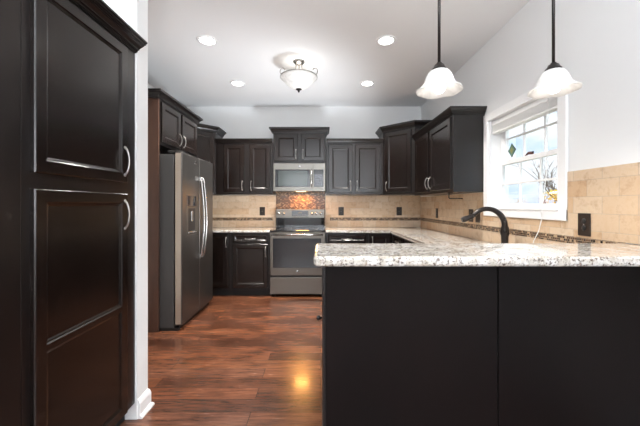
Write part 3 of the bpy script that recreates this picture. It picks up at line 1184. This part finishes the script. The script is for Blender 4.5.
# backguard: black glass riser then slate control panel
bm = NB()
for (y0, y1, za, zb) in ((0.555, 0.64, 0.905, 1.065),):
    box(bm, -hw + 0.004, hw - 0.004, y0 + 0.012, y1, za, zb, 0.004)
obj('riser', bm, M_BLACKGL, t)
bk = rb('control_panel', (-hw + 0.002, hw - 0.002, 0.545, 0.642, 1.064, 1.20), M_SLATEM, bev=0.008)
rb('display', (-0.125, 0.125, 0.541, 0.548, 1.095, 1.175), M_BLACKGL, bk, 0.001)
bm = NB()
for i in range(8):
    box(bm, -0.10 + i * 0.026, -0.085 + i * 0.026, 0.5395, 0.5415, 1.108, 1.116)
box(bm, -0.03, 0.03, 0.5395, 0.5415, 1.135, 1.155)
obj('display_marks', bm, M_DISP, bk)
for kx in (-0.325, -0.255, 0.19, 0.255, 0.325):
    bm = NB(); lathe(bm, [(0, 0.030), (0.016, 0.030), (0.019, 0.026), (0.021, 0.004), (0.026, 0.002), (0.026, 0)], 20,
                     Matrix.Translation((kx, 0.546, 1.135)) @ Matrix.Rotation(PI / 2, 4, 'X'))
    obj('knob', bm, M_STEEL, bk)
od = rb('oven_door', (-hw + 0.002, hw - 0.002, 0.0, 0.045, 0.30, 0.882), M_SLATE2, bev=0.006)
rb('oven_window', (-0.335, 0.325, -0.004, 0.002, 0.405, 0.808), M_OVENGL, od, 0.002)
bm = NB()
tube(bm, [(-0.35, -0.045, 0.862), (0, -0.049, 0.862), (0.35, -0.045, 0.862)], 0.0135, 12)
for sx in (-0.34, 0.34):
    box(bm, sx - 0.012, sx + 0.012, -0.045, 0.002, 0.851, 0.873, 0.003)
obj('oven_handle', bm, M_STEEL, od)
ge_badge(od, 0, -0.0005, 0.352, 0.019)
rb('storage_drawer', (-hw + 0.002, hw - 0.002, 0.0, 0.045, 0.045, 0.272), M_SLATE2, bev=0.006)
rb('vent_gap', (-hw + 0.004, hw - 0.004, 0.02, 0.05, 0.27, 0.302), M_BLACKPL, bev=0)

# ------------------------------------------------------------------ microwave
MWX, MWY = -0.309, 4.553
t = thing('microwave', 'grey over the range microwave with its warm cooking light on', 'microwave', (MWX, MWY, 1.467))
mh = 0.412
rb('body', (-0.38, 0.38, 0.03, 0.365, 0.004, mh), M_SINKB)
md = rb('door', (-0.38, 0.198, 0.0, 0.03, 0.0, mh - 0.004), M_SLATEM, bev=0.004)
rb('window', (-0.352, 0.155, -0.003, 0.002, 0.062, 0.316), M_BLACKGL, md, 0.002)
rb('window_mesh', (-0.31, 0.12, -0.005, -0.002, 0.078, 0.298), M_MWGL, md, 0.001)
bm = NB()
tube(bm, [(0.178, -0.005, 0.07), (0.178, -0.035, 0.085), (0.178, -0.042, 0.19), (0.178, -0.035, 0.30), (0.178, -0.005, 0.315)], 0.011, 10)
obj('handle', bm, M_STEEL, md)
ge_badge(md, 0.0, -0.0005, 0.364, 0.019)
cp = rb('control_panel', (0.20, 0.38, 0.0, 0.03, 0.0, mh - 0.004), M_SLATEM, bev=0.004)
rb('keypad', (0.212, 0.352, -0.003, 0.002, 0.062, 0.316), M_BLACKGL, cp, 0.002)
bm = NB()
for r in range(5):
    for c in range(3):
        box(bm, 0.232 + c * 0.036, 0.256 + c * 0.036, -0.0038, -0.0025, 0.09 + r * 0.034, 0.104 + r * 0.034)
obj('keys', bm, mat('key_grey', (0.10, 0.10, 0.12), 0.4), cp)
rb('lamp_lens', (-0.05, 0.09, 0.04, 0.12, -0.004, 0.005), M_HOODL, bev=0.001)
o = area('cooking_light', (MWX + 0.02, 4.79, 1.458), (math.radians(-12), 0, 0), 0.20, 0.09, 4.8, (1, 0.44, 0.10))

# ------------------------------------------------------------------ faucet
t = thing('faucet', 'tall dark bronze gooseneck kitchen faucet in front of the window', 'faucet', (1.50, 2.54, 0.914))
bm = NB(); lathe(bm, [(0, 0), (0.030, 0), (0.030, 0.006), (0.024, 0.014), (0.026, 0.03), (0.028, 0.10), (0.034, 0.115), (0.034, 0.14), (0.029, 0.17), (0.024, 0.18)], 24)
obj('base', bm, M_BRONZE, t)
bm = NB()
pts = []
for k in range(19):
    a = PI * (k / 18) * 0.80
    pts.append((-0.135 + 0.135 * math.cos(a), 0.03 * (1 - math.cos(a)) / 2, 0.175 + 0.145 * math.sin(a)))
pts = [(0, 0, 0.12)] + pts
tube(bm, pts, [0.026, 0.0245] + [0.0235 - 0.0004 * k for k in range(18)], 16)
obj('neck', bm, M_BRONZE, t)
e = Vector(pts[-1]); d = (Vector(pts[-1]) - Vector(pts[-3])).normalized()
d = Vector((-0.93, 0.1, -0.36)).normalized()
bm = NB(); tube(bm, [e - d * 0.005, e + d * 0.02, e + d * 0.075, e + d * 0.095], [0.0165, 0.020, 0.024, 0.020], 14)
obj('spray_head', bm, M_BRONZE, t)
bm = NB(); tube(bm, [(0.0, -0.02, 0.13), (-0.016, -0.045, 0.17), (-0.03, -0.06, 0.21), (-0.034, -0.062, 0.235)], [0.016, 0.013, 0.011, 0.010], 10)
obj('lever', bm, M_BRONZE, t)

# paper towel bracket under the right cabinet
t = thing('paper_towel_holder', 'empty black paper towel bracket under the right wall cabinet', 'holder', (1.29, 3.12, 1.392))
bm = NB()
tube(bm, [(-0.005, 0, -0.001), (-0.005, 0, -0.055), (0.002, 0, -0.062), (0.13, 0, -0.062)], 0.0055, 8)
obj('arm', bm, M_BLACKPL, t)
bm = NB(); box(bm, -0.02, 0.03, -0.015, 0.015, -0.006, 0, 0.001); obj('mount', bm, M_BLACKPL, t)

# ------------------------------------------------------------------ recessed lights
def can_light(x, y, label):
    t = thing('recessed_light', label, 'ceiling light', (x, y, ZC), 0, 'round recessed ceiling lights')
    bm = NB(); lathe(bm, [(0.068, -0.001), (0.070, -0.006), (0.090, -0.007), (0.096, -0.003), (0.096, 0)], 32); obj('trim_ring', bm, M_TRIM, t)
    bm = NB(); lathe(bm, [(0, -0.003), (0.069, -0.003), (0.069, -0.001)], 32); obj('lens', bm, M_LED, t)
    d = bpy.data.lights.new('downlight', 'SPOT')
    d.energy = 95; d.spot_size = math.radians(125); d.spot_blend = 0.8; d.shadow_soft_size = 0.06; d.color = (1, 0.95, 0.89)
    o = bpy.data.objects.new('downlight', d); o.location = (x, y, ZC - 0.02); COL.objects.link(o)


can_light(-1.07, 2.95, 'recessed ceiling light, near left, above the refrigerator side')
can_light(-1.06, 3.99, 'recessed ceiling light, far left, by the corner cabinet')
can_light(0.62, 2.95, 'recessed ceiling light, near right, left of the pendants')
can_light(0.60, 3.99, 'recessed ceiling light, far right, in front of the back cabinets')

# semi-flush bowl light
CLX, CLY = -0.235, 3.385
t = thing('bowl_ceiling_light', 'nickel semi flush ceiling light with white glass bowl and scrolls', 'ceiling light', (CLX, CLY, ZC))
bm = NB(); lathe(bm, [(0.0, 0), (0.062, 0), (0.064, -0.008), (0.050, -0.022), (0.022, -0.030), (0.0, -0.032)], 28); obj('canopy', bm, M_NICKEL, t)
bm = NB()
for k in range(3):
    a = k * 2 * PI / 3 + PI / 2
    tube(bm, [(0.03 * math.cos(a), 0.03 * math.sin(a), -0.02), (0.045 * math.cos(a), 0.045 * math.sin(a), -0.14)], 0.005, 8)
tube(bm, [(0, 0, -0.02), (0, 0, -0.30)], 0.005, 8)
obj('stems', bm, M_NICKEL, t)
bm = NB()
lathe(bm, [(0.190, -0.172), (0.199, -0.178), (0.186, -0.190), (0.165, -0.210), (0.135, -0.243), (0.100, -0.273), (0.06, -0.293), (0.02, -0.30),
           (0.0, -0.30)], 40)
obj('glass_bowl', bm, M_SHADE, t)
bm = NB(); lathe(bm, [(0.04, -0.140), (0.10, -0.146), (0.17, -0.156), (0.202, -0.166), (0.203, -0.176), (0.192, -0.170)], 40); obj('rim_plate', bm, M_NICKEL, t)
for k in range(3):
    a = (0, PI, PI / 2)[k]
    bm = NB()
    pts = []
    for (rad, z) in ((0.168, -0.152), (0.182, -0.143), (0.196, -0.128), (0.203, -0.108), (0.200, -0.088), (0.188, -0.074), (0.172, -0.070),
                     (0.157, -0.078), (0.152, -0.092)):
        pts.append((rad * math.cos(a), rad * math.sin(a), z))
    tube(bm, pts, 0.0055, 8)
    obj('scroll_arm', bm, M_NICKEL, t)
bm = NB(); lathe(bm, [(0, -0.296), (0.034, -0.298), (0.030, -0.306), (0.012, -0.314), (0.010, -0.326), (0.006, -0.334), (0, -0.336)], 20); obj('finial', bm, M_BRONZE, t)
point('bowl_bulb', (CLX, CLY, ZC - 0.10), 1.3, 0.05, (1, 0.95, 0.88))


# pendants over the bar
def shade_wave(r, z, a):
    f = max(0.0, (r - 0.065) / 0.04)
    return 0.0025 * f * math.cos(6 * a), 0.0035 * f * math.cos(6 * a)


def pendant(x, y, label):
    t = thing('pendant_light', label, 'pendant lamp', (x, y, ZC), 0, 'glass pendant lights over the bar')
    zs = 1.778
    zb = zs - ZC
    bm = NB(); lathe(bm, [(0, 0), (0.06, 0), (0.062, -0.01), (0.03, -0.022), (0, -0.024)], 24); obj('canopy', bm, M_BRONZE, t)
    bm = NB(); tube(bm, [(0, 0, -0.02), (0, 0, zb + 0.125)], 0.0065, 10); obj('rod', bm, M_BRONZE, t)
    bm = NB(); lathe(bm, [(0, zb + 0.134), (0.011, zb + 0.134), (0.013, zb + 0.128), (0.021, zb + 0.124), (0.026, zb + 0.112), (0.033, zb + 0.106),
                          (0.036, zb + 0.092), (0, zb + 0.092)], 24)
    obj('socket_cap', bm, M_BRONZE, t)
    bm = NB()
    out = [(0.030, 0.100), (0.043, 0.093), (0.054, 0.078), (0.061, 0.060), (0.067, 0.043), (0.076, 0.028), (0.089, 0.016), (0.102, 0.006)]
    inn = [(r - 0.003, z - 0.002) for r, z in out[::-1]]
    lathe(bm, [(r, zb + z) for r, z in out + inn], 48, wave=shade_wave)
    obj('glass_shade', bm, M_SHADE, t)
    bm = NB()
    lathe(bm, [(0.0, zb - 0.006)] + [(0.029 * math.sin(q), zb + 0.023 - 0.029 * math.cos(q)) for q in [0.3 * k for k in range(1, 9)]] + [(0.013, zb + 0.06), (0.013, zb + 0.09), (0, zb + 0.09)], 20)
    obj('bulb', bm, M_BULB, t)
    point('pendant_bulb', (x, y, zs + 0.075), 0.10, 0.008, (1, 0.95, 0.9))
    d = bpy.data.lights.new('pendant_beam', 'SPOT')
    d.energy = 7.5; d.spot_size = math.radians(150); d.spot_blend = 0.7; d.shadow_soft_size = 0.03; d.color = (1, 0.96, 0.9)
    o = bpy.data.objects.new('pendant_beam', d); o.location = (x, y, zs - 0.03); COL.objects.link(o)


pendant(0.54, 1.42, 'left pendant lamp with white glass shade hanging above the bar')
pendant(1.06, 1.42, 'right pendant lamp with white glass shade hanging beside the window')
